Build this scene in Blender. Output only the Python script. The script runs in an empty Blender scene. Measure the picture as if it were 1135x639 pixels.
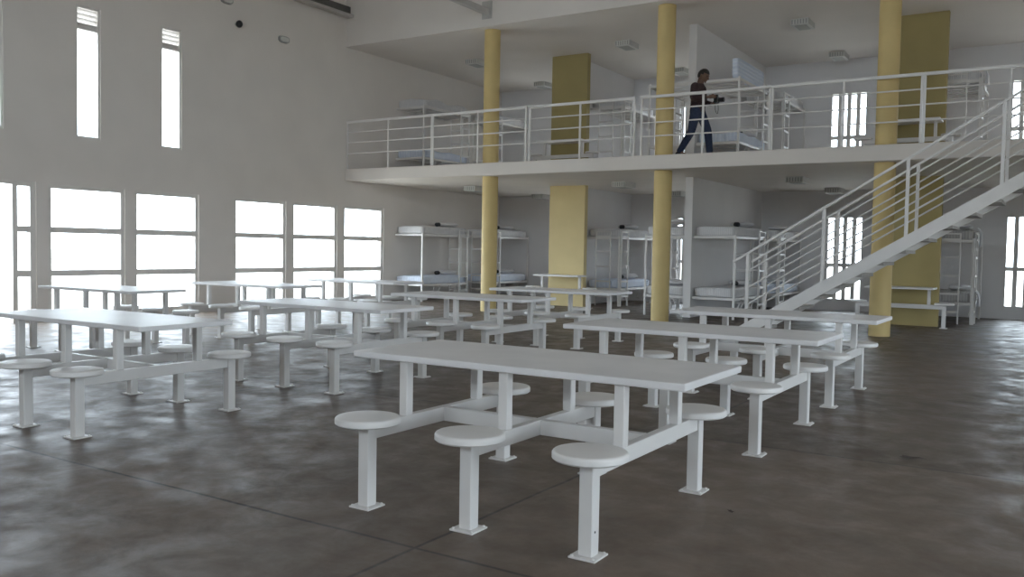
import bpy, bmesh, math, random
from mathutils import Vector, Matrix, noise
random.seed(7)
scene = bpy.context.scene
COL = scene.collection
PI = math.pi

# ------------------------------------------------------------------ materials
def new_mat(name):
    m = bpy.data.materials.new(name); m.use_nodes = True
    nt = m.node_tree
    for n in list(nt.nodes): nt.nodes.remove(n)
    out = nt.nodes.new('ShaderNodeOutputMaterial')
    return m, nt, out

def node(nt, t, **kw):
    n = nt.nodes.new(t)
    for k, v in kw.items():
        if k in n.inputs: n.inputs[k].default_value = v
        else: setattr(n, k, v)
    return n

def rgba(c): return (c[0], c[1], c[2], 1.0)

def mat(name, color, rough=.5, var=.06, scale=6., metal=0., bump=0., bscale=80., spec=.5, color2=None):
    m, nt, out = new_mat(name)
    b = node(nt, 'ShaderNodeBsdfPrincipled')
    b.inputs['Roughness'].default_value = rough
    b.inputs['Metallic'].default_value = metal
    b.inputs['Specular IOR Level'].default_value = spec
    tc = node(nt, 'ShaderNodeTexCoord')
    nz = node(nt, 'ShaderNodeTexNoise'); nz.inputs['Scale'].default_value = scale; nz.inputs['Detail'].default_value = 5
    nt.links.new(tc.outputs['Object'], nz.inputs['Vector'])
    mx = node(nt, 'ShaderNodeMix'); mx.data_type = 'RGBA'
    c2 = color2 or tuple(max(0, x * (1 - var * 2)) for x in color)
    mx.inputs[6].default_value = rgba(c2); mx.inputs[7].default_value = rgba(color)
    mp = node(nt, 'ShaderNodeMapRange'); mp.inputs['From Min'].default_value = .3; mp.inputs['From Max'].default_value = .65
    nt.links.new(nz.outputs['Fac'], mp.inputs['Value'])
    nt.links.new(mp.outputs['Result'], mx.inputs[0])
    nt.links.new(mx.outputs[2], b.inputs['Base Color'])
    if bump:
        n2 = node(nt, 'ShaderNodeTexNoise'); n2.inputs['Scale'].default_value = bscale; n2.inputs['Detail'].default_value = 4
        nt.links.new(tc.outputs['Object'], n2.inputs['Vector'])
        bp = node(nt, 'ShaderNodeBump'); bp.inputs['Strength'].default_value = bump; bp.inputs['Distance'].default_value = .01
        nt.links.new(n2.outputs['Fac'], bp.inputs['Height']); nt.links.new(bp.outputs['Normal'], b.inputs['Normal'])
    nt.links.new(b.outputs['BSDF'], out.inputs['Surface'])
    return m

def floor_material():
    m, nt, out = new_mat('polished_concrete')
    L = nt.links.new
    b = node(nt, 'ShaderNodeBsdfPrincipled'); b.inputs['Specular IOR Level'].default_value = .30
    tc = node(nt, 'ShaderNodeTexCoord')
    sx = node(nt, 'ShaderNodeSeparateXYZ'); L(tc.outputs['Object'], sx.inputs[0])
    def math_(op, a, c=None):
        n = node(nt, 'ShaderNodeMath', operation=op)
        for i, q in enumerate((a, c)):
            if q is None: continue
            if isinstance(q, (int, float)): n.inputs[i].default_value = q
            else: L(q, n.inputs[i])
        return n.outputs[0]
    def joint(sock, off, pitch):
        wob = node(nt, 'ShaderNodeTexNoise'); wob.inputs['Scale'].default_value = 1.3; L(tc.outputs['Object'], wob.inputs['Vector'])
        w = math_('MULTIPLY', math_('SUBTRACT', wob.outputs['Fac'], .5), .035)
        f = math_('ABSOLUTE', math_('SUBTRACT', math_('FRACT', math_('ADD', math_('DIVIDE', math_('ADD', math_('ADD', sock, off), w), pitch), .5)), .5))
        d = math_('MULTIPLY', f, pitch)
        mr = node(nt, 'ShaderNodeMapRange'); mr.inputs['From Min'].default_value = .004; mr.inputs['From Max'].default_value = .016
        mr.inputs['To Min'].default_value = 1; mr.inputs['To Max'].default_value = 0
        L(d, mr.inputs['Value']); return mr.outputs['Result'], d
    jx, dx = joint(sx.outputs['X'], 2.41, 3.94)
    jy, dy = joint(sx.outputs['Y'], -3.03, 3.0)
    j = math_('MAXIMUM', jx, jy)
    # slab to slab tone: a step each bay
    cell = node(nt, 'ShaderNodeTexWhiteNoise'); cell.noise_dimensions = '2D'
    cx = math_('FLOOR', math_('DIVIDE', math_('ADD', sx.outputs['X'], 2.41), 3.94)); cy = math_('FLOOR', math_('DIVIDE', math_('ADD', sx.outputs['Y'], -3.03), 3.0))
    cv = node(nt, 'ShaderNodeCombineXYZ'); L(cx, cv.inputs[0]); L(cy, cv.inputs[1]); L(cv.outputs[0], cell.inputs['Vector'])
    big = node(nt, 'ShaderNodeTexNoise'); big.inputs['Scale'].default_value = .55; big.inputs['Detail'].default_value = 7; big.inputs['Roughness'].default_value = .6; big.inputs['Distortion'].default_value = .3
    L(tc.outputs['Object'], big.inputs['Vector'])
    fine = node(nt, 'ShaderNodeTexNoise'); fine.inputs['Scale'].default_value = 5; fine.inputs['Detail'].default_value = 8; fine.inputs['Roughness'].default_value = .65
    L(tc.outputs['Object'], fine.inputs['Vector'])
    v = math_('ADD', math_('MULTIPLY', big.outputs['Fac'], .52), math_('MULTIPLY', fine.outputs['Fac'], .33))
    v = math_('ADD', v, math_('MULTIPLY', cell.outputs['Value'], .15))
    cr = node(nt, 'ShaderNodeValToRGB'); L(v, cr.inputs['Fac'])
    e = cr.color_ramp.elements
    e[0].position = .32; e[0].color = (.074, .053, .039, 1)
    e[1].position = .72; e[1].color = (.180, .130, .096, 1)
    k = e.new(.5); k.color = (.118, .088, .066, 1)
    mx = node(nt, 'ShaderNodeMix'); mx.data_type = 'RGBA'
    L(math_('MULTIPLY', j, .9), mx.inputs[0]); L(cr.outputs['Color'], mx.inputs[6]); mx.inputs[7].default_value = (.03, .026, .023, 1)
    L(mx.outputs[2], b.inputs['Base Color'])
    rn = node(nt, 'ShaderNodeTexNoise'); rn.inputs['Scale'].default_value = 3.2; rn.inputs['Detail'].default_value = 10; rn.inputs['Roughness'].default_value = .68; rn.inputs['Distortion'].default_value = .3
    L(tc.outputs['Object'], rn.inputs['Vector'])
    rr = node(nt, 'ShaderNodeMapRange'); rr.inputs['From Min'].default_value = .35; rr.inputs['From Max'].default_value = .68
    rr.inputs['To Min'].default_value = .34; rr.inputs['To Max'].default_value = .70
    L(rn.outputs['Fac'], rr.inputs['Value']); L(rr.outputs['Result'], b.inputs['Roughness'])
    bn = node(nt, 'ShaderNodeTexNoise'); bn.inputs['Scale'].default_value = 16; bn.inputs['Detail'].default_value = 6
    L(tc.outputs['Object'], bn.inputs['Vector'])
    bp = node(nt, 'ShaderNodeBump'); bp.inputs['Strength'].default_value = .10; bp.inputs['Distance'].default_value = .006
    L(math_('SUBTRACT', bn.outputs['Fac'], math_('MULTIPLY', j, .6)), bp.inputs['Height']); L(bp.outputs['Normal'], b.inputs['Normal'])
    L(b.outputs['BSDF'], out.inputs['Surface'])
    return m

def glass_material():
    m, nt, out = new_mat('window_glass')
    t = node(nt, 'ShaderNodeBsdfTransparent'); t.inputs['Color'].default_value = (.93, .95, .95, 1)
    g = node(nt, 'ShaderNodeBsdfGlossy'); g.inputs['Roughness'].default_value = .03; g.inputs['Color'].default_value = (.9, .95, 1, 1)
    f = node(nt, 'ShaderNodeFresnel'); f.inputs['IOR'].default_value = 1.35
    tc = node(nt, 'ShaderNodeTexCoord'); nz = node(nt, 'ShaderNodeTexNoise'); nz.inputs['Scale'].default_value = 2
    nt.links.new(tc.outputs['Object'], nz.inputs['Vector'])
    ml = node(nt, 'ShaderNodeMath', operation='MULTIPLY'); nt.links.new(f.outputs[0], ml.inputs[0]); nt.links.new(nz.outputs['Fac'], ml.inputs[1])
    mx = node(nt, 'ShaderNodeMixShader'); nt.links.new(ml.outputs[0], mx.inputs[0])
    nt.links.new(t.outputs[0], mx.inputs[1]); nt.links.new(g.outputs[0], mx.inputs[2])
    nt.links.new(mx.outputs[0], out.inputs['Surface'])
    return m

def fabric_material(name, c1, c2, scale=14., stripe=True):
    m, nt, out = new_mat(name)
    L = nt.links.new
    b = node(nt, 'ShaderNodeBsdfPrincipled'); b.inputs['Roughness'].default_value = .9; b.inputs['Specular IOR Level'].default_value = .30
    tc = node(nt, 'ShaderNodeTexCoord')
    w = node(nt, 'ShaderNodeTexWave'); w.inputs['Scale'].default_value = scale; w.inputs['Distortion'].default_value = 2.5; w.inputs['Detail'].default_value = 2; w.inputs['Detail Scale'].default_value = 1.5
    L(tc.outputs['Object'], w.inputs['Vector'])
    nz = node(nt, 'ShaderNodeTexNoise'); nz.inputs['Scale'].default_value = 7; nz.inputs['Detail'].default_value = 4
    L(tc.outputs['Object'], nz.inputs['Vector'])
    mx = node(nt, 'ShaderNodeMix'); mx.data_type = 'RGBA'; mx.inputs[6].default_value = rgba(c1); mx.inputs[7].default_value = rgba(c2)
    L((w if stripe else nz).outputs['Fac'], mx.inputs[0]); L(mx.outputs[2], b.inputs['Base Color'])
    bp = node(nt, 'ShaderNodeBump'); bp.inputs['Strength'].default_value = .35; bp.inputs['Distance'].default_value = .02
    L((w if stripe else nz).outputs['Fac'], bp.inputs['Height']); L(bp.outputs['Normal'], b.inputs['Normal'])
    L(b.outputs['BSDF'], out.inputs['Surface'])
    return m

M = dict(
    wall=mat('white_wall_plaster', (.75, .705, .665), .85, .03, 1.2, bump=.05, bscale=60, spec=.2),
    bay=mat('cool_lit_bay_plaster', (.79, .775, .775), .85, .03, 1.2, bump=.05, bscale=60, spec=.2),  # white plaster made cooler: bluish window light put into the colour
    ceil=mat('white_ceiling_plaster', (.75, .705, .665), .9, .03, .8, spec=.2),
    slab=mat('painted_slab', (.72, .665, .61), .75, .03, 1.5, spec=.2),
    steel=mat('white_painted_steel', (.75, .725, .70), .42, .035, 4, bump=.03, bscale=120),
    top=mat('white_table_laminate', (.84, .825, .825), .38, .05, 3.2, bump=.02, bscale=60),
    seat=mat('white_seat_plastic', (.80, .775, .75), .45, .03, 5),
    yellow=mat('yellow_paint', (.66, .49, .20), .6, .05, 2.5, bump=.03, bscale=60, spec=.3),
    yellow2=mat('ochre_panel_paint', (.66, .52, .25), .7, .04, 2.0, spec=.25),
    yellow3=mat('shaded_ochre_panel_paint', (.37, .295, .12), .7, .04, 2.0, spec=.25),  # darker copy of the ochre, upper-floor shade put into its colour
    yellow4=mat('ochre_panel_stair_shade', (.46, .365, .15), .7, .04, 2.0, spec=.25),  # same ochre darkened, shade below the stairs is in the colour
    frame=mat('grey_window_frame', (.74, .71, .675), .5, .04, 5),
    floor=floor_material(),
    glass=glass_material(),
    ground=mat('dry_pale_earth', (.62, .57, .50), .95, .12, .35, spec=.1),
    fence=mat('galvanised_fence', (.5, .5, .5), .6, .05, 3),
    mattress=fabric_material('quilted_mattress_cloth', (.60, .59, .60), (.73, .72, .72), 9.),
    mattress_blue=fabric_material('pale_blue_sheet', (.62, .69, .83), (.72, .78, .89), 4.),
    mattress_grey=fabric_material('dusty_grey_mattress', (.40, .385, .37), (.48, .46, .445), 6.),
    pillow=fabric_material('pillow_cloth', (.60, .59, .60), (.70, .69, .70), 3., False),
    dark=mat('black_cloth', (.02, .02, .024), .85, .1, 8),
    black=mat('black_plastic', (.014, .014, .015), .35, .05, 8),
    lamp_body=mat('lamp_housing', (.66, .66, .63), .5, .05, 6),
    lamp_dark=mat('lamp_louver', (.36, .37, .35), .4, .1, 30),
    tread=mat('grey_stair_tread', (.40, .375, .34), .7, .08, 6, spec=.2),
    truss=mat('grey_roof_steel', (.46, .45, .43), .5, .06, 5),
    truss_dark=mat('dark_roof_channel', (.10, .095, .09), .6, .1, 6),
    skin=mat('skin', (.17, .092, .060), .55, .08, 20, spec=.35),
    hair=mat('dark_hair', (.012, .010, .009), .6, .1, 60),
    shirt=mat('maroon_knit', (.040, .020, .021), .9, .12, 25, bump=.1, bscale=120),
    jeans=mat('blue_denim', (.020, .030, .066), .9, .15, 30, bump=.1, bscale=160),
    shoe=mat('dark_shoe_leather', (.016, .014, .014), .5, .1, 12),
    towel=fabric_material('white_towel', (.72, .73, .76), (.82, .83, .85), 5., False),
    litter=mat('dry_leaf_scrap', (.05, .035, .028), .9, .15, 20),
    rust=mat('chipped_paint', (.03, .028, .026), .8, .1, 20),
)

# ------------------------------------------------------------------ mesh helpers
class MB:
    """collects shapes into one bmesh"""
    def __init__(s): s.bm = bmesh.new(); s.mi = 0
    def _mark(s, n0):
        for f in list(s.bm.faces)[n0:]: f.material_index = s.mi
    def box(s, x0, x1, y0, y1, z0, z1, bev=0., seg=2, mtx=None):
        n0 = len(s.bm.faces)
        vs = [s.bm.verts.new((x, y, z)) for z in (z0, z1) for (x, y) in ((x0, y0), (x1, y0), (x1, y1), (x0, y1))]
        fs = [s.bm.faces.new([vs[i] for i in q]) for q in ((3, 2, 1, 0), (4, 5, 6, 7), (0, 1, 5, 4), (1, 2, 6, 5), (2, 3, 7, 6), (3, 0, 4, 7))]
        if bev:
            es = list({e for f in fs for e in f.edges})
            r = bmesh.ops.bevel(s.bm, geom=es, offset=bev, segments=seg, affect='EDGES', profile=.5)
            vs = list({v for f in r['faces'] for v in f.verts} | {v for v in vs if v.is_valid})
        if mtx is not None: bmesh.ops.transform(s.bm, matrix=mtx, verts=[v for v in vs if v.is_valid])
        s._mark(n0); return s
    def lathe(s, prof, n=40, c=(0, 0, 0), axis='Z'):
        n0 = len(s.bm.faces); rings = []
        def P(r, h, a):
            x, y = r * math.cos(a), r * math.sin(a)
            if axis == 'Z': return (c[0] + x, c[1] + y, c[2] + h)
            if axis == 'X': return (c[0] + h, c[1] + x, c[2] + y)
            return (c[0] + x, c[1] + h, c[2] + y)
        for r, h in prof:
            if r < 1e-6: rings.append([s.bm.verts.new(P(0, h, 0))])
            else: rings.append([s.bm.verts.new(P(r, h, 2 * PI * k / n)) for k in range(n)])
        for a, b in zip(rings, rings[1:]):
            for k in range(n):
                k2 = (k + 1) % n
                if len(a) == 1 and len(b) == 1: continue
                if len(a) == 1: q = [a[0], b[k2], b[k]]
                elif len(b) == 1: q = [a[k], a[k2], b[0]]
                else: q = [a[k], a[k2], b[k2], b[k]]
                try: s.bm.faces.new(q)
                except ValueError: pass
        s._mark(n0); return s
    def bar(s, p, q, w, h=None, bev=0.):
        """square bar between two points; h measured in the most vertical direction"""
        h = h or w; p, q = Vector(p), Vector(q); d = (q - p); l = d.length; d.normalize()
        up = Vector((0, 0, 1)) if abs(d.z) < .95 else Vector((0, 1, 0))
        sx = d.cross(up).normalized(); sz = sx.cross(d).normalized()
        mtx = Matrix(((sx.x, d.x, sz.x, p.x), (sx.y, d.y, sz.y, p.y), (sx.z, d.z, sz.z, p.z), (0, 0, 0, 1)))
        return s.box(-w / 2, w / 2, 0, l, -h / 2, h / 2, bev, 1, mtx)
    def tube(s, pts, r, n=10, caps=True):
        n0 = len(s.bm.faces); pts = [Vector(p) for p in pts]; rs = r if isinstance(r, (list, tuple)) else [r] * len(pts)
        rings = []; ref = None
        for i, p in enumerate(pts):
            d = (pts[min(i + 1, len(pts) - 1)] - pts[max(i - 1, 0)]).normalized()
            if ref is None:
                ref = Vector((0, 0, 1)) if abs(d.z) < .9 else Vector((1, 0, 0))
            x = (ref - d * ref.dot(d)).normalized(); ref = x; y = d.cross(x)
            rings.append([s.bm.verts.new(p + (x * math.cos(2 * PI * k / n) + y * math.sin(2 * PI * k / n)) * rs[i]) for k in range(n)])
        for a, b in zip(rings, rings[1:]):
            for k in range(n): s.bm.faces.new([a[k], a[(k + 1) % n], b[(k + 1) % n], b[k]])
        if caps:
            s.bm.faces.new(rings[0][::-1]); s.bm.faces.new(rings[-1])
        s._mark(n0); return s
    def ball(s, c, r, seg=16, rings=10, mtx=None):
        n0 = len(s.bm.faces)
        m = Matrix.Translation(c) @ (mtx or Matrix()) @ Matrix.Diagonal((r[0], r[1], r[2], 1))
        bmesh.ops.create_uvsphere(s.bm, u_segments=seg, v_segments=rings, radius=1, matrix=m)
        s._mark(n0); return s
    def build(s, name, mats, parent=None, smooth=False, loc=None):
        bmesh.ops.recalc_face_normals(s.bm, faces=s.bm.faces[:])
        me = bpy.data.meshes.new(name); s.bm.to_mesh(me); s.bm.free()
        for m in (mats if isinstance(mats, (list, tuple)) else [mats]): me.materials.append(m)
        if smooth:
            for p in me.polygons: p.use_smooth = True
            if smooth != 'all':
                try: me.set_sharp_from_angle(angle=math.radians(38))
                except Exception: pass
        o = bpy.data.objects.new(name, me); COL.objects.link(o)
        if parent: o.parent = parent
        if loc: o.location = loc
        return o

def tag(o, label=None, cat=None, group=None, kind=None):
    if label: o['label'] = label
    if cat: o['category'] = cat
    if group: o['group'] = group
    if kind: o['kind'] = kind
    return o

def empty(name, loc=(0, 0, 0), rz=0., label=None, cat=None, group=None, kind=None):
    o = bpy.data.objects.new(name, None); COL.objects.link(o)
    o.location = loc; o.rotation_euler = (0, 0, rz); o.empty_display_size = .2
    return tag(o, label, cat, group, kind)

def copy_tree(o, parent=None):
    c = o.copy(); COL.objects.link(c); c.parent = parent
    for ch in list(o.children): copy_tree(ch, c)
    return c

def struct(name, mb, m, label, cat, parent=None):
    o = mb.build(name, m, parent)
    return tag(o, label, cat, None, 'structure')

# ------------------------------------------------------------------ building dimensions
XL, XR = -14.3, 7.0          # side walls
YB, YF = 21.8, -11.0          # end walls
YS = 15.2                    # mezzanine edge
Z1, ZS, Z2, ZR = 2.86, 3.12, 5.93, 7.5   # low ceiling, upper floor, upper ceiling, hall roof
T = .22

def wall_boxes(axis, pos, a0, a1, z0, z1, holes, t):
    """wall in plane axis=pos, running a0..a1, thickness t (signed), rectangular holes (a,b,z,Z)"""
    mb = MB()
    xs = sorted({a0, a1, *[h[0] for h in holes], *[h[1] for h in holes]})
    zs = sorted({z0, z1, *[h[2] for h in holes], *[h[3] for h in holes]})
    for i in range(len(xs) - 1):
        run = None
        cells = []
        for k in range(len(zs) - 1):
            cx, cz = (xs[i] + xs[i + 1]) / 2, (zs[k] + zs[k + 1]) / 2
            inside = any(h[0] < cx < h[1] and h[2] < cz < h[3] for h in holes)
            if not inside:
                if run is None: run = [zs[k], zs[k + 1]]
                else: run[1] = zs[k + 1]
            if (inside or k == len(zs) - 2) and run is not None:
                cells.append(run); run = None
        for (za, zb) in cells:
            p0, p1 = min(pos, pos + t), max(pos, pos + t)
            if axis == 'X': mb.box(p0, p1, xs[i], xs[i + 1], za, zb)
            else: mb.box(xs[i], xs[i + 1], p0, p1, za, zb)
    return mb

# left wall openings: (y0, y1, z0, z1)
big_win = [(8.17, 9.57), (9.76, 11.15), (12.01, 13.40), (13.59, 14.97), (15.18, 16.59)]
BW0, BW1 = .07, 2.28
door = (5.55, 7.97, 0., 2.30)
slits = [(7.02, 7.46), (8.66, 9.11), (10.31, 10.76)]
SZ0, SZ1 = 3.10, 5.34
holesL = [door] + [(a, b, BW0, BW1) for a, b in big_win] + [(a, b, SZ0, SZ1) for a, b in slits]
backW = [(-12.60, -11.79), (-8.74, -7.93), (-4.92, -4.10), (-1.18, -.36), (2.2, 3.0)]
holesB = [(a, b, .25, 2.24) for a, b in backW] + [(a, b, 3.33, 5.16) for a, b in backW]
rightW = [(-2.6, -1.2), (.2, 1.6), (1.8, 3.2), (5.0, 6.4), (6.6, 8.0), (9.6, 11.0), (11.2, 12.6)]
holesR = [(a, b, .07, 2.28) for a, b in rightW] + [(a, a + .45, SZ0, SZ1) for a in (-1.5, .5, 2.2, 5.5, 7.2, 10.0, 12.0)]

fill_holesF = [(-7.5, -4.0, 4.4, 6.8), (-2.5, 1.0, 4.4, 6.8)]  # high openings added in the unseen wall to light the tables from above
struct('floor', MB().box(XL - T, XR + T, YF - T, YB + T, -.2, 0), M['floor'], 'polished grey concrete floor of the hall with straight joints', 'floor')
struct('wall_left', wall_boxes('X', XL, YF - T, YB + T, 0, ZR, holesL, -T), M['wall'], 'tall white plaster wall with the big three-pane windows and slit windows', 'wall')
struct('wall_back', wall_boxes('Y', YB, XL, XR, 0, Z2 + .3, holesB, T), M['bay'], 'white wall behind the bunk beds with barred windows', 'wall')
struct('wall_right', wall_boxes('X', XR, YF - T, YB + T, 0, ZR, holesR, T), M['wall'], 'white plaster wall facing the windowed wall', 'wall')
struct('wall_front', wall_boxes('Y', YF, XL, XR, 0, ZR, fill_holesF, -T), M['wall'], 'white wall at the entrance end of the hall', 'wall')
struct('ceiling', MB().box(XL, XR, YF, YS + .2, ZR - .05, ZR + .1), M['ceil'], 'white underside of the hall roof above the trusses', 'ceiling')
struct('wall_fascia', MB().box(XL, XR, YS, YS + .18, Z2, ZR - .05), M['wall'], 'white band of wall above the upper floor opening', 'wall')
struct('ceiling_mezzanine', MB().box(XL, XR, YS + .18, YB, Z2, Z2 + .2), M['ceil'], 'flat white ceiling over the upper floor bunks', 'ceiling')
struct('floor_mezzanine', MB().box(XL, XR, YS, YB, Z1, ZS, .012, 1), M['slab'], 'white upper floor slab carrying the railings', 'floor')
PX = [(-10.20, -10.05), (-6.66, -6.50), (-2.62, -2.47)]
Y2 = 17.05
for i, (a, b) in enumerate(PX):
    y0 = Y2 if i == 1 else 18.5
    which = ('behind the first ochre pier', 'with a bare white end between the bunk bays', 'behind the ochre pier near the stairs')[i]
    struct('wall_partition', MB().box(a, b, y0, YB, 0, Z1), M['bay'], 'white ground floor partition wall ' + which, 'wall')
    struct('wall_partition', MB().box(a, b, y0, YB, ZS, Z2), M['bay'], 'white upper floor partition wall ' + which, 'wall')
for i, (a, b) in enumerate(((-10.60, -9.65), (-3.02, -2.06))):
    which = ('between the first and second column', 'beside the column by the stairs')[i]
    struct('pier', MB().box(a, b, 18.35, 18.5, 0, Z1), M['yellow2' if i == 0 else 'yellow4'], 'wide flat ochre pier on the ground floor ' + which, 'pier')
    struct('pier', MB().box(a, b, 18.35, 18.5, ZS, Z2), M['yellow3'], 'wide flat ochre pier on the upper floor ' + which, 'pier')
for i, x in enumerate((-10.46, -6.53, -2.62)):
    which = ('between the window wall and the second column', 'by the person on the upper floor', 'behind the stair flight')[i]
    c = MB().lathe([(0, 0), (.168, 0), (.168, Z2), (0, Z2)], 40).build('column', M['yellow'], None, True, (x, 15.56, 0))
    tag(c, 'round yellow two-storey column ' + which, 'column', 'yellow columns', 'structure')
struct('ground', MB().box(-160, 160, -160, 160, -.32, -.22), M['ground'], 'pale dry ground outside the windows', 'ground')

# ------------------------------------------------------------------ windows
def pane(mb, axis, pos, a, b, z, Z):
    bm = mb.bm
    q = [(pos, a, z), (pos, b, z), (pos, b, Z), (pos, a, Z)] if axis == 'X' else [(a, pos, z), (b, pos, z), (b, pos, Z), (a, pos, Z)]
    bm.faces.new([bm.verts.new(p) for p in q])

def big_window(n, xw, sgn, a, b, label):
    """window of three stacked panes in an X wall; sgn = direction outwards"""
    r = empty('window_%d' % n, (xw, (a + b) / 2, 0), 0, label, 'window', 'three-pane windows', 'structure')
    h = (b - a) / 2; f = .065
    x0, x1 = sorted((.03 * sgn, .13 * sgn))
    m = MB()
    m.box(x0, x1, -h, -h + f, BW0, BW1); m.box(x0, x1, h - f, h, BW0, BW1)
    m.box(x0, x1, -h + f, h - f, BW1 - f, BW1); m.box(x0, x1, -h + f, h - f, BW0, BW0 + f)
    for z in (.80, 1.525): m.box(x0, x1, -h + f, h - f, z - .05, z + .05)
    m.build('window_frame', M['frame'], r)
    for z, Z in ((BW0 + f, .75), (.85, 1.475), (1.575, BW1 - f)):
        p = MB(); pane(p, 'X', .08 * sgn, -h + f, h - f, z, Z); p.build('pane', M['glass'], r)
    return r

wl = ['three-pane window beside the glazed doorway', 'three-pane window, second beyond the doorway, before the wide blank wall', 'three-pane window just past the wide blank wall',
      'three-pane window in the middle of the far trio', 'three-pane window next to the first bunk bed']
n = 1
for (a, b), l in zip(big_win, wl): big_window(n, XL, -1, a, b, l); n += 1
for i, (a, b) in enumerate(rightW):
    big_window(n, XR, 1, a, b, 'three-pane window in the wall facing the window wall, number %s along' % ('one two three four five six seven'.split()[i])); n += 1

def slit_window(n, xw, sgn, a, b, label):
    r = empty('window_%d' % n, (xw, (a + b) / 2, 0), 0, label, 'window', 'tall slit windows', 'structure')
    h = (b - a) / 2; f = .04
    x0, x1 = sorted((.02 * sgn, .16 * sgn))
    m = MB()
    m.box(x0, x1, -h, -h + f, SZ0, SZ1); m.box(x0, x1, h - f, h, SZ0, SZ1)
    m.box(x0, x1, -h + f, h - f, SZ1 - f, SZ1); m.box(x0, x1, -h + f, h - f, SZ0, SZ0 + f); m.box(x0, x1, -h + f, h - f, 4.94, 4.98)
    m.build('window_frame', M['frame'], r)
    s = MB()
    for k in range(4):
        z = 5.02 + k * .08
        s.box(-.05, .05, -h + f, h - f, -.006, .006, mtx=Matrix.Translation((.09 * sgn, 0, z)) @ Matrix.Rotation(.7 * sgn, 4, 'Y'))
    s.build('louvre', M['frame'], r)
    p = MB(); pane(p, 'X', .09 * sgn, -h + f, h - f, SZ0 + f, 4.94); p.build('pane', M['glass'], r)
    return r
for (a, b), l in zip(slits, ('tall slit window high above the glazed doorway', 'tall louvred slit window high above the window beside the doorway', 'tall louvred slit window high above the second big window')):
    slit_window(n, XL, -1, a, b, l); n += 1
for i, a in enumerate((-1.5, .5, 2.2, 5.5, 7.2, 10.0, 12.0)):
    slit_window(n, XR, 1, a, a + .45, 'tall slit window in the wall facing the window wall, number %s along' % ('one two three four five six seven'.split()[i])); n += 1

def barred_window(n, a, b, z0, z1, label):
    r = empty('window_%d' % n, ((a + b) / 2, YB, z0), 0, label, 'window', 'barred cell windows', 'structure')
    h = (b - a) / 2; H = z1 - z0; f = .03
    m = MB()
    m.box(-h, -h + f, -.01, .12, 0, H); m.box(h - f, h, -.01, .12, 0, H)
    m.box(-h + f, h - f, -.01, .12, H - f, H); m.box(-h + f, h - f, -.01, .12, 0, f)
    m.build('window_frame', M['frame'], r)
    g = MB()
    for k in (-1, 0, 1): g.box(k * .205 - .044, k * .205 + .044, .02, .09, f, H - f)
    g.box(-h + f, h - f, .015, .095, H * .40, H * .40 + .085)
    g.build('bars', M['frame'], r)
    p = MB(); pane(p, 'Y', .10, -h + f, h - f, f, H - f); p.build('pane', M['glass'], r)
    return r
bays = ('behind the bunks beside the window wall', 'in the bay between the first pier and the bare partition', 'in the bay behind the stairs', 'in the bay past the stair-side pier', 'in the bay at the far side of the building')
for (a, b), w in zip(backW, bays):
    barred_window(n, a, b, .25, 2.24, 'white barred window of the ground floor ' + w); n += 1
for (a, b), w in zip(backW, bays):
    barred_window(n, a, b, 3.33, 5.16, 'white barred window of the upper floor ' + w); n += 1

# glazed doorway with sidelight
d = empty('door_1', (XL, 7.97, 0), 0, 'open glazed doorway with a narrow three-pane sidelight', 'door', None, 'structure')
m = MB()
m.box(-.13, -.03, -.085, 0, 0, 2.30); m.box(-.13, -.03, -.37, -.29, 0, 2.30); m.box(-.13, -.03, -2.42, -2.34, 0, 2.30)
m.box(-.13, -.03, -2.34, -.37, 2.24, 2.30); m.box(-.13, -.03, -.29, -.085, 2.22, 2.30); m.box(-.13, -.03, -.29, -.085, 0, .08)
for z in (.80, 1.525): m.box(-.13, -.03, -.29, -.085, z - .05, z + .05)
m.build('door_frame', M['frame'], d)
for z, Z in ((.08, .75), (.85, 1.475), (1.575, 2.22)):
    p = MB(); pane(p, 'X', -.08, -.29, -.085, z, Z); p.build('pane', M['glass'], d)
lf = MB(); A = math.radians(100)
lf.box(0, .045, -.06, 0, 0.02, 2.2); lf.box(0, .045, -.95, -.89, .02, 2.2); lf.box(0, .045, -.89, -.06, 2.12, 2.2); lf.box(0, .045, -.89, -.06, .02, .12)
lo = lf.build('door_leaf', M['frame'], d); lo.location = (-.13, -2.34, 0); lo.rotation_euler = (0, 0, math.radians(-115))
gp = MB(); pane(gp, 'X', .022, -.89, -.06, .12, 2.12); gp.build('pane', M['glass'], lo)
hd = MB().tube([(.045, -.88, 1.05), (.09, -.88, 1.05), (.09, -.76, 1.05)], .01).build('handle', M['lamp_dark'], lo, True)

# perimeter fence outside, seen washed out through the lowest panes
fc = empty('perimeter_fence', (-62, 0, -.22), 0, 'pale wire perimeter fence far outside the windows', 'fence')
fp = MB()
for k in range(-8, 24): fp.box(-.05, .05, k * 5 - .05, k * 5 + .05, 0, 2.6)
fp.build('posts', M['fence'], fc)
fr = MB()
for z in (.3, 1.2, 2.1, 2.55): fr.box(-.02, .02, -40, 115, z - .02, z + .02)
fr.build('wires', M['fence'], fc)

# ------------------------------------------------------------------ mess tables
def disc_profile(r, h):
    b = .014; P = [(0, 0), (r - .01, 0), (r, .008), (r, h - b)]
    for k in range(1, 5):
        a = k / 4 * PI / 2; P.append((r - b + b * math.cos(a), h - b + b * math.sin(a)))
    P += [(r - .04, h + .001), (0, h + .002)]
    return P

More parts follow.
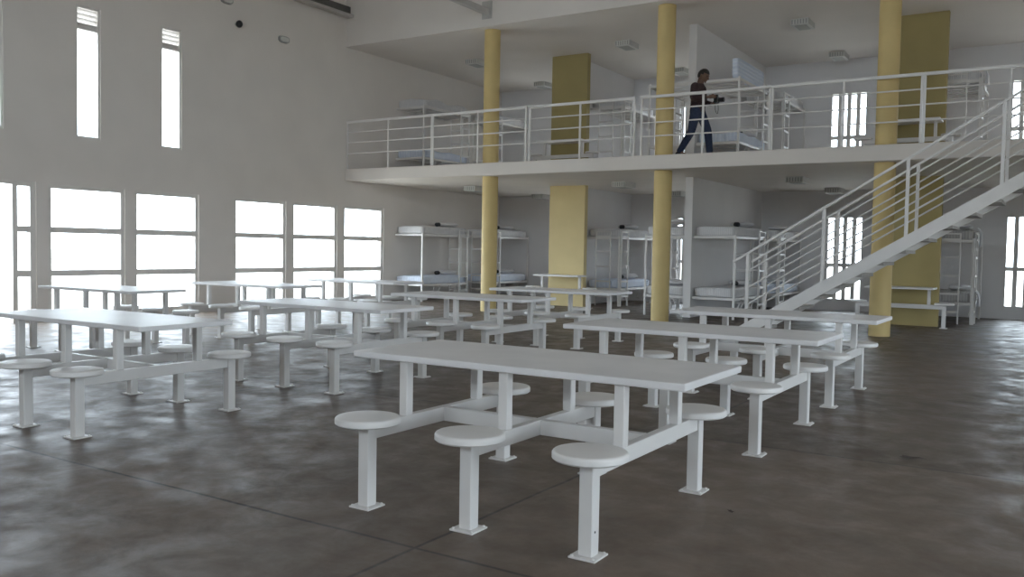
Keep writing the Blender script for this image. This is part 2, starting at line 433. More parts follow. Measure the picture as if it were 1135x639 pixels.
def make_leg(name, parent, x, y):
    lg = MB().box(-.034, .034, -.034, .034, .008, .429, .004, 1).build(name, M['steel'], parent, False, (x, y, 0))
    pl = MB().box(-.066, .066, -.066, .066, 0, .009, .002, 1)
    for sx in (-1, 1):
        for sy in (-1, 1): pl.lathe([(0, .009), (.007, .009), (.007, .015), (0, .016)], 8, (sx * .052, sy * .052, 0))
    pl.build('base_plate', M['steel'], lg)
    return lg

def make_table():
    r = empty('mess_table', (0, 0, 0), 0, 'x', 'table', 'six-stool white mess tables')
    MB().box(-.97, .97, -.396, .396, .724, .76, .007, 2).build('tabletop', M['top'], r)
    for x in (-.64, 0, .64):
        MB().box(x - .024, x + .024, -.608, .608, .35, .43, .003, 1).build('cross_beam', M['steel'], r)
        for s in (-1, 1):
            MB().box(x - .027, x + .027, s * .335 - .027, s * .335 + .027, .43, .724, .004, 1).build('post', M['steel'], r)
            make_leg('leg', r, x, s * .642)
            MB().lathe(disc_profile(.168, .040), 44, (0, 0, 0)).build('seat', M['seat'], r, True, (x, s * .642, .429))
    m = MB()
    for (a, b) in ((-.616, -.024), (.024, .616)): m.box(a, b, -.024, .024, .35, .43, .003, 1)
    m.build('spine_beam', M['steel'], r)
    return r

proto = make_table()
T1L = 'white six-stool mess table alone on open floor, first of the row leading to the stairs'
tables = [
    (-2.366, 4.023, T1L),
    (-2.355, 6.39, 'white six-stool mess table, middle of the three in the row leading to the stairs'),
    (-2.37, 8.60, 'six-stool white mess table standing before the foot of the staircase'),
    (-6.32, 4.08, 'white six-stool mess table at the front of the middle row, opposite the doorway sidelight'),
    (-6.23, 6.47, 'six-stool white mess table, second from the front of the middle row'),
    (-6.20, 8.86, 'white six-stool mess table in the middle row, third from front, before the first column'),
    (-6.23, 11.12, 'white six-stool mess table ending the middle row, before the first ochre pier'),
    (-10.3, 6.69, 'six-stool white mess table before the window beside the doorway'),
    (-10.2, 8.97, 'six-stool white mess table before the window past the wide blank wall'),
    (-10.15, 11.30, 'white six-stool mess table ending the window row, beside the bunk beds'),
    (-10.08, 4.02, 'white six-stool mess table by the doorway, only a stool edge showing'),
]
for i, (x, y, l) in enumerate(tables):
    o = proto if i == 0 else copy_tree(proto)
    o.location = (x, y, 0); o['label'] = l

# a dark paint chip near the foot of one stool leg of the front table
lg = [c for c in proto.children if c.name.startswith('leg') and c.location.x > .5 and c.location.y < 0][0]
MB().lathe([(0, .034), (.006, .034), (.005, .0355), (0, .0358)], 9, (0, -.006, .115), 'X').build('paint_chip', M['rust'], lg)['label'] = 'dark chip in the white paint'

# small desks fixed to the ochre piers
def make_desk(x, y, z, label, seats):
    r = empty('pier_desk', (x, y, z), 0, label, 'desk', 'small desks at the ochre piers')
    MB().box(-.60, .60, -.28, .28, .715, .75, .006, 2).build('desktop', M['top'], r)
    MB().box(-.78, .78, -.03, .03, .35, .43, .003, 1).build('beam', M['steel'], r)
    for s in (-1, 1):
        MB().box(s * .50 - .027, s * .50 + .027, -.027, .027, .43, .715, .004, 1).build('post', M['steel'], r)
        make_leg('leg', r, s * .76, 0)
        MB().lathe(disc_profile(.168, .040), 36).build('seat', M['seat'], r, True, (s * .76, 0, .429))
    return r
make_desk(-10.06, 18.0, 0, 'small white two-seat desk at the first ochre pier, ground floor', 2)
make_desk(-2.68, 18.0, 0, 'small white two-seat desk at the ochre pier under the stairs, ground floor', 2)
make_desk(-10.06, 18.0, ZS, 'small white two-seat desk at the first ochre pier, upper floor', 2)
make_desk(-2.68, 18.0, ZS, 'small white two-seat desk at the ochre pier by the stair top, upper floor', 2)

# ------------------------------------------------------------------ bunk beds
BWD, BLN = .88, 1.95
def make_bunk(far=True, mir=False):
    """origin: near corner against the partition, on the floor; width outwards along +x (mirrored: -x), length along +y"""
    s = -1 if mir else 1
    r = empty('bunk_bed', (0, 0, 0), 0, 'x', 'bunk bed', 'white wall-side bunk beds')
    W, Lb = BWD, BLN
    def bx(mb, x0, x1, y0, y1, z0, z1, bev=.002):
        a, b = sorted((s * x0, s * x1)); return mb.box(a, b, y0, y1, z0, z1, bev, 1)
    for y in (0, Lb - .04):
        bx(MB(), W - .04, W, y, y + .04, 0, 1.70 if y == 0 else 1.72).build('post', M['steel'], r)
    for nm, z in (('upper_frame', 1.62), ('lower_frame', .38)):
        m = MB()
        bx(m, 0, W - .04, 0, .04, z, z + .05); bx(m, 0, W - .04, Lb - .04, Lb, z, z + .05)
        bx(m, W - .04, W, .04, Lb - .04, z, z + .05); bx(m, 0, .03, .04, Lb - .04, z, z + .05)
        f = m.build(nm, M['steel'], r)
        k = MB()
        for i in range(6):
            y = .18 + i * .30; bx(k, .03, W - .04, y, y + .05, z + .018, z + .042, 0)
        k.build('slats', M['steel'], f)
    # ladder on the long side, and one across the end, at the ladder end of the bed
    y0 = Lb - .44 if far else .04
    m = MB()
    for y in (y0, y0 + .37): bx(m, W, W + .03, y, y + .03, 0, 1.80)
    bx(m, W, W + .025, y0 + .025, y0 + .37, 1.775, 1.80)
    l = m.build('ladder', M['steel'], r)
    for i in range(5): bx(MB(), W, W + .025, y0 + .025, y0 + .37, .215 + i * .36, .255 + i * .36, 0).build('rung', M['steel'], l)
    ye = Lb if far else -.025
    m = MB()
    for x in (.24, .62): bx(m, x, x + .025, ye, ye + .025, 0, 1.80)
    bx(m, .265, .62, ye, ye + .025, 1.775, 1.80)
    l = m.build('end_ladder', M['steel'], r)
    for i in range(5): bx(MB(), .265, .62, ye, ye + .025, .215 + i * .36, .255 + i * .36, 0).build('rung', M['steel'], l)
    # bent brackets under the lower bunk
    for y in (.55, 1.25):
        m = MB()
        for a, b in (((W - .03, y, .38), (W - .12, y + .02, .16)), ((W - .12, y + .02, .16), (W - .12, y + .22, .16)), ((W - .12, y + .22, .16), (W - .03, y + .24, .38))):
            m.bar((s * a[0], a[1], a[2]), (s * b[0], b[1], b[2]), .02)
        m.build('bracket', M['steel'], r)
    return r

def mattress_mesh(rum=0., seed=0, L=1.86, W=.82, H=.205):
    bm = bmesh.new(); nx, ny, nz = 10, 22, 3
    bmesh.ops.create_cube(bm, size=1)
    bmesh.ops.subdivide_edges(bm, edges=bm.edges[:], cuts=9, use_grid_fill=True)
    rc = .055
    for v in bm.verts:
        p = v.co.copy(); q = Vector((p.x * W, p.y * L, (p.z + .5) * H))
        # round the box corners
        lim = Vector((W / 2 - rc, L / 2 - rc, H / 2 - rc)); cc = Vector((q.x, q.y, q.z - H / 2)); inner = Vector([max(-lim[i], min(lim[i], cc[i])) for i in range(3)])
        dlt = cc - inner
        if dlt.length > 1e-6: cc = inner + dlt.normalized() * rc
        q = Vector((cc.x, cc.y, cc.z + H / 2))
        k = noise.noise(Vector((q.x * 3 + seed, q.y * 3, seed)))
        top = max(0, (q.z - H * .5) / (H * .5))
        q.z += top * (.012 * k + rum * (noise.noise(Vector((q.x * 4 + seed * 3, q.y * 2.6, seed + 5))) * .7 + .35 * math.sin(q.y * 7 + q.x * 5 + seed)))
        if abs(p.y) > .49 or abs(p.x) > .49: q += Vector((math.copysign(.006, p.x) if abs(p.x) > .49 else 0, (math.copysign(.008, p.y) * math.sin(q.x * 75)) if abs(p.y) > .49 else 0, 0))
        v.co = q
    me = bpy.data.meshes.new('mattress'); bm.to_mesh(me); bm.free()
    for f in me.polygons: f.use_smooth = True
    return me
MM = {'flat': mattress_mesh(0, 1), 'rum': mattress_mesh(.07, 2), 'rum2': mattress_mesh(.035, 4)}

def put(name, me, mt, loc, label, cat, group, rot=(0, 0, 0)):
    o = bpy.data.objects.new(name, me.copy() if me.materials and me.materials[0] != mt else me); COL.objects.link(o)
    if not o.data.materials: o.data.materials.append(mt)
    else: o.data.materials[0] = mt
    o.location = loc; o.rotation_euler = rot
    return tag(o, label, cat, group)

def pillow_mesh(L=.66, W=.40, H=.12, seed=0):
    bm = bmesh.new(); bmesh.ops.create_uvsphere(bm, u_segments=24, v_segments=14, radius=1)
    for v in bm.verts:
        x, y, z = v.co
        f = lambda t: math.copysign(abs(t) ** .55, t)
        r = max(abs(x), abs(y))
        v.co = Vector((f(x) * W / 2, f(y) * L / 2, z * H / 2 * (1 + .2 * noise.noise(Vector((x * 2 + seed, y * 2, z))))))
    me = bpy.data.meshes.new('pillow'); bm.to_mesh(me); bm.free()
    for f in me.polygons: f.use_smooth = True
    return me
PM = pillow_mesh(); BM_ = pillow_mesh(.15, .12, .10, 3)
PM.materials.append(M['pillow']); BM_.materials.append(M['dark'])

# (corner x, y, far-ladder?, mirrored?, phrase, mattress kinds upper/lower for ground floor and upper floor)
bunks = [
    (-14.28, 17.0, True, False, 'beside the big window', ),
    (-14.12, 19.78, False, False, 'in the corner behind the first column'),
    (-9.98, 19.15, False, False, 'behind the first ochre pier'),
    (-6.68, 17.12, True, True, 'behind the second column'),
    (-6.48, 17.1, True, False, 'at the front of the stair bay'),
    (-6.38, 19.80, False, False, 'at the back of the stair bay'),
    (-2.45, 19.35, False, False, 'beside the ochre pier past the stairs'),
]
protoB = {}
def mname(kind): return {'m': 'white quilted', 'b': 'pale blue', 'g': 'dusty grey'}[kind]
mats_ = {'m': M['mattress'], 'b': M['mattress_blue'], 'g': M['mattress_grey']}
#           ground: upper kind/shape, lower ; upper floor: upper, lower
spec = [
    (('m', 'flat'), ('b', 'flat'), ('m', 'rum'), ('b', 'rum2')),
    (('m', 'flat'), ('b', 'flat'), ('m', 'rum2'), None),
    (('m', 'flat'), ('b', 'flat'), ('m', 'rum2'), None),
    (('m', 'rum2'), ('m', 'flat'), None, None),
    (('m', 'flat'), ('m', 'flat'), 'fold', ('b', 'rum2')),
    (('m', 'flat'), ('b', 'flat'), ('m', 'flat'), None),
    (('g', 'rum2'), ('g', 'flat'), ('m', 'flat'), None),
]
for lev, zf in ((0, 0.), (1, ZS)):
    fl = ('ground floor', 'upper floor')[lev]
    for bi, (bx_, by_, far, mir, ph) in enumerate(bunks):
        key = (far, mir)
        if key not in protoB: o = protoB[key] = make_bunk(far, mir)
        else: o = copy_tree(protoB[key])
        o.location = (bx_, by_, zf)
        o['label'] = 'white steel bunk bed %s, %s' % (ph, fl)
        cx = bx_ + (-1 if mir else 1) * .435
        for tier, zt, sp in (('upper', 1.664, spec[bi][lev * 2]), ('lower', .424, spec[bi][lev * 2 + 1])):
            if sp is None: continue
            if sp == 'fold':
                me = mattress_mesh(.02, 9, 1.7, .40, .16)
                put('mattress', me, M['mattress_blue'], (cx + .22, by_ + .95, zf + zt + .23), 'folded mattress on edge on the %s bunk %s' % (fl, ph), 'mattress', 'mattresses on the bunk beds', (0, PI / 2, 0))
                continue
            k, sh = sp
            put('mattress', MM[sh], mats_[k], (cx, by_ + .975, zf + zt), '%s mattress, %s tier of %s bunk %s' % (mname(k), tier, fl, ph), 'mattress', 'mattresses on the bunk beds')
            if lev == 0 or bi == 4:
                zp = {'flat': .275, 'rum': .33, 'rum2': .305}[sh]
                yp = by_ + (1.45 if bi in (0, 4) else 1.2 if bi != 3 else .4)
                put('pillow', PM, M['pillow'], (cx + .1, yp, zf + zt + zp), 'flat white pillow, %s tier of %s bunk %s' % (tier, fl, ph), 'pillow', 'pillows on the bunk beds')
                if bi in (0, 1, 2, 4):
                    put('bundle', BM_, M['dark'], (cx + .12, yp - .42, zf + zt + zp - .008), 'black bundle, %s tier of %s bunk %s' % (tier, fl, ph), 'bundle', 'black bundles on the bunk beds')

# towels on the bunk past the stairs
def towel(loc, w, h, label):
    bm = bmesh.new(); nx, nz = 8, 12; g = []
    for i in range(nx + 1):
        row = []
        for k in range(nz + 1):
            u, t = i / nx, k / nz
            y = (u - .5) * w * (1 - .25 * t); z = -t * h
            x = .028 + .02 * math.sin(u * 9 + t * 2) * (.3 + t) + .05 * math.sin(min(1, t * 3) * PI / 2)
            row.append(bm.verts.new((x, y, z)))
        g.append(row)
    for i in range(nx):
        for k in range(nz): bm.faces.new([g[i][k], g[i + 1][k], g[i + 1][k + 1], g[i][k + 1]])
    me = bpy.data.meshes.new('towel'); bm.to_mesh(me); bm.free(); me.materials.append(M['towel'])
    for f in me.polygons: f.use_smooth = True
    o = bpy.data.objects.new('towel', me); COL.objects.link(o); o.location = loc
    s = o.modifiers.new('Solidify', 'SOLIDIFY'); s.thickness = .012
    return tag(o, label, 'towel')
hx = -2.45 + BWD
towel((hx + .002, 19.62, 1.90), .5, .36, 'white towel hanging over the upper tier of the bunk past the stairs')
towel((hx + .002, 19.62, .66), .45, .30, 'white towel hanging from the lower tier of the bunk past the stairs')
towel((hx + .002, 19.62, ZS + 1.88), .5, .30, 'white towel hanging over the upper floor bunk by the stair top')

# ------------------------------------------------------------------ railings of the upper floor
RZ = 4.23
def railing(x0, x1, label, mids=True):
    r = empty('railing_panel', ((x0 + x1) / 2, YS + .05, ZS), 0, label, 'railing', 'white railing panels along the upper floor')
    h = (x1 - x0) / 2
    MB().box(-h, h, -.024, .024, RZ - ZS - .05, RZ - ZS, .004, 1).build('top_rail', M['steel'], r)
    xs = [-h + .018, h - .018] + ([0] if mids else [])
    for x in xs:
        w = .017 if x == 0 else .018
        MB().box(x - w, x + w, -w, w, 0, RZ - ZS - .05, .002, 1).build('post', M['steel'], r)
    for z in (.36, .61, .85):
        MB().tube([(-h, 0, z), (h, 0, z)], .0125, 8).build('bar', M['steel'], r, True)
    return r
for (a, b, l) in ((XL + .02, -11.785, 'white railing panel of the upper floor starting at the window wall'),
                  (-11.78, -9.385, 'white railing panel of the upper floor in front of the first column'),
                  (-9.33, -6.99, 'white railing panel of the upper floor in front of the first ochre pier'),
                  (-6.88, -4.445, 'white railing panel of the upper floor in front of the walking person'),
                  (-4.44, -2.045, 'white railing panel of the upper floor in front of the third column'),
                  (-2.04, .35, 'white railing panel of the upper floor beside the top of the stairs')):
    railing(a + .0, b, l)

# ------------------------------------------------------------------ staircase
st = empty('staircase', (-4.2, 14.5, 0), 0, 'white steel straight staircase with double handrails rising to the upper floor', 'stairs')
def S(x): return .829 + .607 * (x + 3.356)      # top edge height of the stringer
xb = -3.356 - .829 / .607                       # top edge meets the floor
xt = -3.356 + (ZS - .829) / .607                # reaches the upper floor
ox, oy = 4.2, -14.5
def stringer(y0, y1):
    m = MB(); bm = m.bm; dv = .205
    xb2 = xb + dv / .607
    prof = [(xb + .04, 0.0), (xb + .04, .03), (xt, ZS), (xt + .35, ZS), (xt + .35, ZS - dv), (xt, ZS - dv), (xb2, 0)]
    A = [bm.verts.new((x + ox, y0 + oy, z)) for x, z in prof]; B = [bm.verts.new((x + ox, y1 + oy, z)) for x, z in prof]
    bm.faces.new(A); bm.faces.new(B[::-1]); k = len(prof)
    for i in range(k): bm.faces.new([A[i], A[(i + 1) % k], B[(i + 1) % k], B[i]])
    return m.build('stringer', M['steel'], st)
stringer(13.98, 14.04); stringer(14.98, 15.04)
nst = 17
for i in range(1, nst):
    z = ZS * i / nst; x = xb + .12 + (z / .607)
    MB().box(x - .15 + ox, x + .15 + ox, 14.04 + oy, 14.98 + oy, z - .10, z - .05, .003, 1).build('tread', M['tread'], st)
for y in (14.01, 15.01):
    hr = lambda x: 2.05 + .612 * (x + 3.21)
    MB().bar((-4.62 + ox, y + oy, hr(-4.62)), (xt + .3 + ox, y + oy, hr(xt + .3)), .05, .035, .004).build('handrail', M['steel'], st)
    for x in (-4.38, -3.21, -2.04, -.83, .30):
        MB().box(x - .023 + ox, x + .023 + ox, y - .023 + oy, y + .023 + oy, max(.0, S(x) - .03), hr(x) - .01, .002, 1).build('post', M['steel'], st)
    for dz in (.29, .56, .83):
        MB().tube([(-4.38 + ox, y + oy, hr(-4.38) - dz), (.30 + ox, y + oy, hr(.30) - dz)], .013, 8).build('bar', M['steel'], st, True)

# ------------------------------------------------------------------ ceiling lights
def make_light():
    r = empty('ceiling_light', (0, 0, 0), 0, 'x', 'light', 'louvred box lights on the ceilings')
    MB().box(-.17, .17, -.26, .26, -.12, 0, .006, 1).build('housing', M['lamp_body'], r)
    g = MB()
    for k in range(6): g.box(-.15 + k * .054, -.15 + k * .054 + .022, -.268, -.26, -.105, -.02)
    g.build('end_grille', M['lamp_dark'], r)
    MB().box(-.11, .11, -.19, .19, -.128, -.12).build('diffuser', M['lamp_dark'], r)
    return r
pl = make_light(); first = True
cells = ('bay beside the window wall', 'bay between first pier and bare partition', 'bay behind the stairs')
for lev, zc in ((0, Z1), (1, Z2)):
    for ci, x in enumerate((-12.45, -8.42, -4.62)):
        for yi, y in enumerate((17.85, 21.1)):
            o = pl if first else copy_tree(pl); first = False
            o.location = (x, y, zc)
            o['label'] = 'square louvred box light, %s ceiling, %s of %s' % (('ground floor', 'upper floor')[lev], ('front', 'back')[yi], cells[ci])

# ------------------------------------------------------------------ fittings on the window wall and roof steel
cam_ = empty('wall_camera', (XL, 12.04, 5.74), 0, 'small black round device high on the window wall', 'camera')
MB().lathe([(0, 0), (.04, 0), (.04, .03), (0, .03)], 16, axis='X').build('bracket', M['lamp_body'], cam_, True)
MB().ball((.09, 0, 0), (.075, .065, .075)).build('housing', M['black'], cam_, True)
def bulkhead(y, z, label):
    r = empty('bulkhead_light', (XL - .01, y, z), 0, label, 'light', 'oval bulkhead lights')
    def oval(ry, rz, x0, x1, mb):
        n = 28; A = []; B = []
        for k in range(n):
            a = 2 * PI * k / n; c_, s_ = math.cos(a), math.sin(a)
            yy = math.copysign(abs(c_) ** .7, c_) * ry; zz = math.copysign(abs(s_) ** .7, s_) * rz
            A.append(mb.bm.verts.new((x0, yy, zz))); B.append(mb.bm.verts.new((x1, yy * .9, zz * .9)))
        mb.bm.faces.new(A[::-1]); mb.bm.faces.new(B)
        for k in range(n): mb.bm.faces.new([A[k], A[(k + 1) % n], B[(k + 1) % n], B[k]])
        return mb
    oval(.15, .075, 0, .06, MB()).build('rim', M['lamp_dark'], r)
    oval(.115, .05, .055, .075, MB()).build('lens', M['lamp_body'], r)
    return r
bulkhead(13.29, 5.70, 'oval bulkhead light high on the window wall, by the black round device')
bulkhead(11.79, 6.16, 'oval bulkhead light at the very top of the window wall')

def truss(x, label, z=6.22):
    r = empty('roof_truss', (x, YS, z), 0, label, 'truss', 'grey steel roof trusses')
    y0 = YF - YS; slope = .085
    top = lambda y: min(.95, .75)
    MB().box(-.05, .05, y0, 0, -.06, .06).build('bottom_chord', M['truss'], r)
    MB().box(-.05, .05, y0, 0, .98, 1.08).build('top_chord', M['truss'], r)
    nseg = 12; dy = -y0 / nseg
    for k in range(nseg):
        a = y0 + k * dy; b = a + dy
        MB().bar((0, a + .05, .05) if k % 2 else (0, a + .05, 1.0), (0, b - .05, 1.0) if k % 2 else (0, b - .05, .05), .035).build('web_bar', M['truss'], r)
    MB().box(-.12, .12, -.02, 0, -.14, .22).build('end_plate', M['truss'], r)
    return r
truss(-10.36, 'grey steel roof truss meeting the wall band above the first column')
truss(-6.1, 'grey steel roof truss meeting the wall band above the second column')
ch = empty('roof_channel', (XL + .12, YS, 6.66), 0, 'pale steel channel with a dark slot along the top of the window wall', 'beam')
MB().box(-.05, .12, -1.9 - 10, 0, -.09, -.03).build('flange', M['truss'], ch)
MB().box(-.10, .02, -1.9 - 10, 0, -.03, .16).build('slot', M['truss_dark'], ch)

# scraps on the floor
def scrap(x, y, s, rz, label):
    bm = bmesh.new(); n = 9; c = bm.verts.new((0, 0, .012)); ring = []
    for k in range(n):
        a = 2 * PI * k / n; rr = s * (1 + .35 * math.sin(3 * a + s * 40)); ring.append(bm.verts.new((rr * 1.6 * math.cos(a), rr * .7 * math.sin(a), .003 + .01 * abs(math.sin(2 * a)))))
    for k in range(n): bm.faces.new([c, ring[k], ring[(k + 1) % n]])
    me = bpy.data.meshes.new('leaf_scrap'); bm.to_mesh(me); bm.free(); me.materials.append(M['litter'])
    o = bpy.data.objects.new('leaf_scrap', me); COL.objects.link(o); o.location = (x, y, 0); o.rotation_euler = (0, 0, rz)
    return tag(o, label, 'scrap')
scrap(-.83, 6.27, .05, .2, 'dark dry scrap on the bare floor beside the joint past the stair-row tables')
scrap(-1.42, 4.38, .018, 2.3, 'tiny dark sliver on the floor beside the front table')

# ------------------------------------------------------------------ the person on the upper floor
def loft(mb, secs, n=24):
    """closed trunk through horizontal ellipses (x, y, z, rx, ry)"""
    rings = []
    for (x, y, z, rx, ry) in secs:
        rings.append([mb.bm.verts.new((x + rx * math.cos(2 * PI * k / n), y + ry * math.sin(2 * PI * k / n), z)) for k in range(n)])
    for p, q in zip(rings, rings[1:]):
        for k in range(n): mb.bm.faces.new([p[k], p[(k + 1) % n], q[(k + 1) % n], q[k]])
    mb.bm.faces.new(rings[0][::-1]); mb.bm.faces.new(rings[-1])
    return mb
def limb(mb, pts, rs, n=14):
    """tapering limb, each joint rounded"""
    P = []; R = []
    for i in range(len(pts) - 1):
        for k in range(6):
            t = k / 6; P.append(Vector(pts[i]).lerp(Vector(pts[i + 1]), t)); R.append(rs[i] + (rs[i + 1] - rs[i]) * t)
    P.append(Vector(pts[-1])); R.append(rs[-1])
    Q = [P[0]] + [(P[i - 1] + P[i] * 2 + P[i + 1]) / 4 for i in range(1, len(P) - 1)] + [P[-1]]
    mb.tube(Q, R, n)
    mb.ball(P[0], (R[0],) * 3, 14, 10); mb.ball(P[-1], (R[-1],) * 3, 14, 10)
    return mb
def fused(name, mb, mt, parent, voxel, smooth=4):
    """one continuous skin over everything gathered in mb"""
    bmesh.ops.recalc_face_normals(mb.bm, faces=mb.bm.faces[:])
    me = bpy.data.meshes.new(name); mb.bm.to_mesh(me); mb.bm.free()
    o = bpy.data.objects.new(name, me); COL.objects.link(o)
    md = o.modifiers.new('Remesh', 'REMESH'); md.mode = 'VOXEL'; md.voxel_size = voxel
    if smooth:
        sm = o.modifiers.new('Smooth', 'SMOOTH'); sm.factor = .5; sm.iterations = smooth
    ev = o.evaluated_get(bpy.context.evaluated_depsgraph_get())
    nm = bpy.data.meshes.new_from_object(ev); o.modifiers.clear(); o.data = nm
    nm.materials.clear(); nm.materials.append(mt)
    for p in nm.polygons: p.use_smooth = True
    if parent: o.parent = parent
    return o

PXX, PYY = -6.03, 15.95
per = empty('person', (PXX, PYY, ZS), 0, 'person in maroon top and blue jeans walking along upper floor, looking down at a camera', 'person')
# +x is the way the person walks, +y the left side
per.scale = (1.04, 1.06, .97)
hip = {-1: (0, -.09, .90), 1: (.01, .09, .90)}
knee = {-1: (-.07, -.10, .50), 1: (.17, .10, .51)}
ank = {-1: (-.28, -.10, .115), 1: (.21, .10, .085)}
toe = {-1: (-.15, -.11, .035), 1: (.40, .105, .04)}
sho = {-1: (.0, -.175, 1.36), 1: (.01, .175, 1.36)}
elb = {-1: (.00, -.235, 1.10), 1: (.03, .235, 1.10)}
wri = {-1: (.225, -.125, 1.135), 1: (.225, .115, 1.04)}
palm = {-1: (.285, -.10, 1.145), 1: (.285, .09, 1.05)}
HC = Vector((.095, 0, 1.575)); tilt = Matrix.Rotation(math.radians(24), 4, 'Y')
def H(x, y, z): return HC + (tilt @ Vector((x, y, z)))
hb = MB()
loft(hb, [(0, 0, .84, .10, .14), (0, 0, .95, .105, .145), (0, 0, 1.08, .095, .13), (.01, 0, 1.22, .105, .15), (.015, 0, 1.33, .10, .155), (.02, 0, 1.40, .07, .10)])
limb(hb, [(.02, 0, 1.38), (.045, 0, 1.46), H(-.015, 0, -.06)], [.068, .058, .056])
for s_ in (-1, 1):
    limb(hb, [hip[s_], knee[s_], ank[s_]], [.085, .056, .040]); limb(hb, [ank[s_], toe[s_]], [.04, .034])
    limb(hb, [sho[s_], elb[s_], wri[s_]], [.058, .042, .028])
    pc = Vector(palm[s_]); w0 = Vector(wri[s_])
    hb.box(-.042, .032, -.013, .013, -.036, .036, .012, 2, Matrix.Translation(pc))
    limb(hb, [w0, w0.lerp(pc, .55)], [.027, .022])
    for k, ln in enumerate((.036, .042, .039, .030)):
        b0 = pc + Vector((.024, 0, .028 - k * .019))
        p1 = b0 + Vector((1, -s_ * .25, 0)).normalized() * ln; p2 = p1 + Vector((.55, -s_ * .9, -.1)).normalized() * ln * .7; p3 = p2 + Vector((-.25, -s_, -.1)).normalized() * ln * .5
        hb.tube([b0, p1, p2, p3], [.0092, .0085, .0078, .0062], 8)
    t0 = pc + Vector((-.014, -s_ * .012, .026))
    hb.tube([t0, t0 + Vector((.022, -s_ * .022, .020)), t0 + Vector((.052, -s_ * .030, .026))], [.0115, .0098, .0074], 8)
bm = hb.bm
n0 = len(bm.verts)
bmesh.ops.create_uvsphere(bm, u_segments=28, v_segments=20, radius=1)
bm.verts.ensure_lookup_table()
for v in bm.verts[n0:]:
    x, y, z = v.co
    X, Y, Z = x * .097, y * .077, z * .118
    if z < 0: Y *= 1 - .26 * (-z) ** 1.3; X = X * (1 - .12 * (-z)) + .016 * (-z)
    if x < 0 and z < -.2: X *= .85
    v.co = H(X, Y, Z)
hb.tube([H(.088, 0, .014), H(.104, 0, -.014), H(.117, 0, -.034), H(.096, 0, -.046)], [.009, .012, .0155, .010], 8)
hb.ball(H(.094, 0, -.066), (.009, .024, .007)); hb.ball(H(.091, 0, -.076), (.010, .021, .007)); hb.ball(H(.084, 0, -.102), (.016, .022, .014))
for s_ in (-1, 1):
    hb.ball(H(-.005, s_ * .078, -.012), (.020, .010, .033))
    hb.tube([H(.086, s_ * .012, .030), H(.088, s_ * .032, .034), H(.074, s_ * .052, .028)], .008, 6)
body = fused('body', hb, M['skin'], per, .0055, 2)
e = MB()
for s_ in (-1, 1): e.ball(H(.083, s_ * .030, .010), (.012, .013, .009))
e.build('eyes', M['hair'], per, 'all')
# clothes
c = MB()
loft(c, [(-.005, 0, .87, .135, .168), (0, 0, .97, .13, .165), (0, 0, 1.08, .125, .158), (.01, 0, 1.20, .13, .172), (.012, 0, 1.31, .128, .188), (.01, 0, 1.38, .105, .155), (.02, 0, 1.425, .078, .095)])
for s_ in (-1, 1):
    x, y, z = Vector(elb[s_]).lerp(Vector(wri[s_]), .80)
    limb(c, [(sho[s_][0], sho[s_][1] * .88, sho[s_][2] - .01), elb[s_], (x, y, z)], [.083, .063, .046])
fused('shirt', c, M['shirt'], per, .010, 6)
c = MB()
loft(c, [(0, 0, .80, .11, .15), (0, 0, .88, .122, .158), (0, 0, .98, .118, .152)])
for s_ in (-1, 1): limb(c, [hip[s_], knee[s_], (ank[s_][0], ank[s_][1], ank[s_][2] + .02)], [.100, .074, .060])
fused('jeans', c, M['jeans'], per, .010, 6)
for s_ in (-1, 1):
    c = MB(); A_ = Vector(ank[s_]); T_ = Vector(toe[s_])
    heel = A_ + Vector((-.045, 0, -.055 if s_ > 0 else -.03))
    c.ball(heel, (.045, .040, .036)); c.ball(A_ + Vector((0, 0, -.01)), (.055, .045, .055))
    limb(c, [heel, (A_ + T_) / 2 - Vector((0, 0, .02)), T_], [.038, .045, .038]); c.ball(T_ + Vector((.025, 0, -.004)), (.045, .044, .030))
    fused('shoe', c, M['shoe'], per, .008, 4)
# hair cap
bm = bmesh.new(); bmesh.ops.create_uvsphere(bm, u_segments=26, v_segments=18, radius=1)
for v in bm.verts:
    x, y, z = v.co
    nzv = noise.noise(Vector((x * 5, y * 5, z * 5))) * .006
    v.co = H(x * .108 - .008, y * .088, z * .122 + .016) + v.co.normalized() * nzv
kill = [v for v in bm.verts if (tilt.inverted() @ (v.co - HC)).z < (.048 if (tilt.inverted() @ (v.co - HC)).x > .03 else .0 if (tilt.inverted() @ (v.co - HC)).x > -.03 else -.07)]
bmesh.ops.delete(bm, geom=kill, context='VERTS')
me = bpy.data.meshes.new('hair'); bm.to_mesh(me); bm.free(); me.materials.append(M['hair'])
for f in me.polygons: f.use_smooth = True
o = bpy.data.objects.new('hair', me); COL.objects.link(o); o.parent = per
sdm = o.modifiers.new('Solidify', 'SOLIDIFY'); sdm.thickness = .012; sdm.offset = -1

# the camera in the hands
cm = empty('photo_camera', (PXX + .365, PYY - .005, ZS + 1.02), 0, 'black photo camera held by the person on the upper floor', 'camera')
MB().box(-.035, .035, -.068, .068, -.02, .10, .008, 2).build('camera_body', M['black'], cm)
MB().box(-.03, .03, -.028, .028, .10, .135, .008, 2).build('viewfinder', M['black'], cm)
MB().lathe([(0, 0), (.040, 0), (.042, .06), (.045, .11), (.036, .112), (0, .10)], 24, (.035, 0, .035), 'X').build('lens', M['black'], cm, True)
MB().tube([(-.01, -.07, .09), (.0, -.085, -.02), (.01, -.08, -.16), (.02, -.03, -.22), (.02, .03, -.21), (.01, .08, -.12), (0, .085, 0), (-.01, .07, .09)], .006, 6).build('strap', M['black'], cm, True)

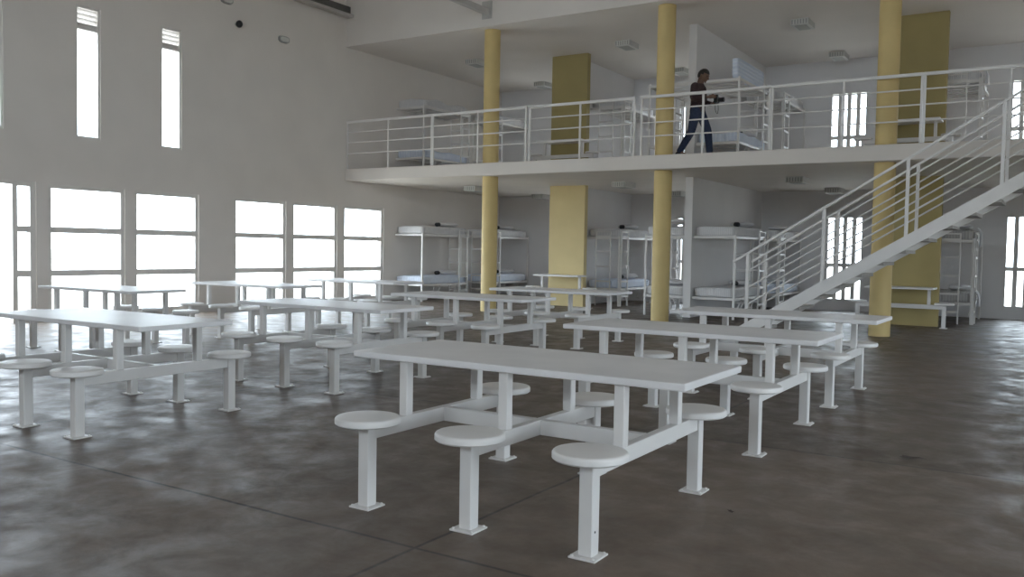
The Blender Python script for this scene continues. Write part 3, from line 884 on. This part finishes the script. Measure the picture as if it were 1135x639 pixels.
# ------------------------------------------------------------------ light: overcast bright sky through the openings
w = bpy.data.worlds.new('sky'); scene.world = w; w.use_nodes = True
nt = w.node_tree
for q in list(nt.nodes): nt.nodes.remove(q)
out = nt.nodes.new('ShaderNodeOutputWorld'); bg = nt.nodes.new('ShaderNodeBackground')
bg.inputs['Color'].default_value = (.76, .885, 1.0, 1); bg.inputs['Strength'].default_value = 5.2
nt.links.new(bg.outputs[0], out.inputs['Surface'])

def portal(loc, rot, sx, sy):
    L = bpy.data.lights.new('sky_portal', 'AREA'); L.shape = 'RECTANGLE'; L.size = sx; L.size_y = sy
    L.cycles.is_portal = True
    o = bpy.data.objects.new('sky_portal', L); COL.objects.link(o); o.location = loc; o.rotation_euler = rot
for (a, b, z, Z) in holesL: portal((XL - T - .01, (a + b) / 2, (z + Z) / 2), (0, -PI / 2, 0), Z - z, b - a)
for (a, b, z, Z) in holesR: portal((XR + T + .01, (a + b) / 2, (z + Z) / 2), (0, PI / 2, 0), Z - z, b - a)
for (a, b, z, Z) in holesB: portal(((a + b) / 2, YB + T + .01, (z + Z) / 2), (-PI / 2, 0, 0), b - a, Z - z)
for (a, b, z, Z) in fill_holesF: portal(((a + b) / 2, YF - T - .01, (z + Z) / 2), (PI / 2, 0, 0), b - a, Z - z)

# ------------------------------------------------------------------ camera
cd = bpy.data.cameras.new('camera'); co = bpy.data.objects.new('camera', cd); COL.objects.link(co)
cd.sensor_width = 36; cd.lens = 36 * 971.558 / 1135; cd.clip_end = 500; cd.clip_start = .05
r = (0.8439819547628907, 0.5360934658335013, 0.017270087586181992); u = (-0.038727609097240004, 0.02879243623627492, 0.998834905231686); f = (-0.5349716182455113, 0.8436674650039578, -0.04506191480146163)
co.matrix_world = Matrix(((r[0], u[0], -f[0], 0), (r[1], u[1], -f[1], 0), (r[2], u[2], -f[2], 1.3376), (0, 0, 0, 1)))
scene.camera = co
scene.view_settings.view_transform = 'Standard'
scene.view_settings.look = 'None'
scene.view_settings.exposure = 1.33
scene.view_settings.gamma = 1.18
scene.cycles.max_bounces = 12; scene.cycles.diffuse_bounces = 8; scene.cycles.transparent_max_bounces = 12
scene.cycles.caustics_reflective = False; scene.cycles.caustics_refractive = False
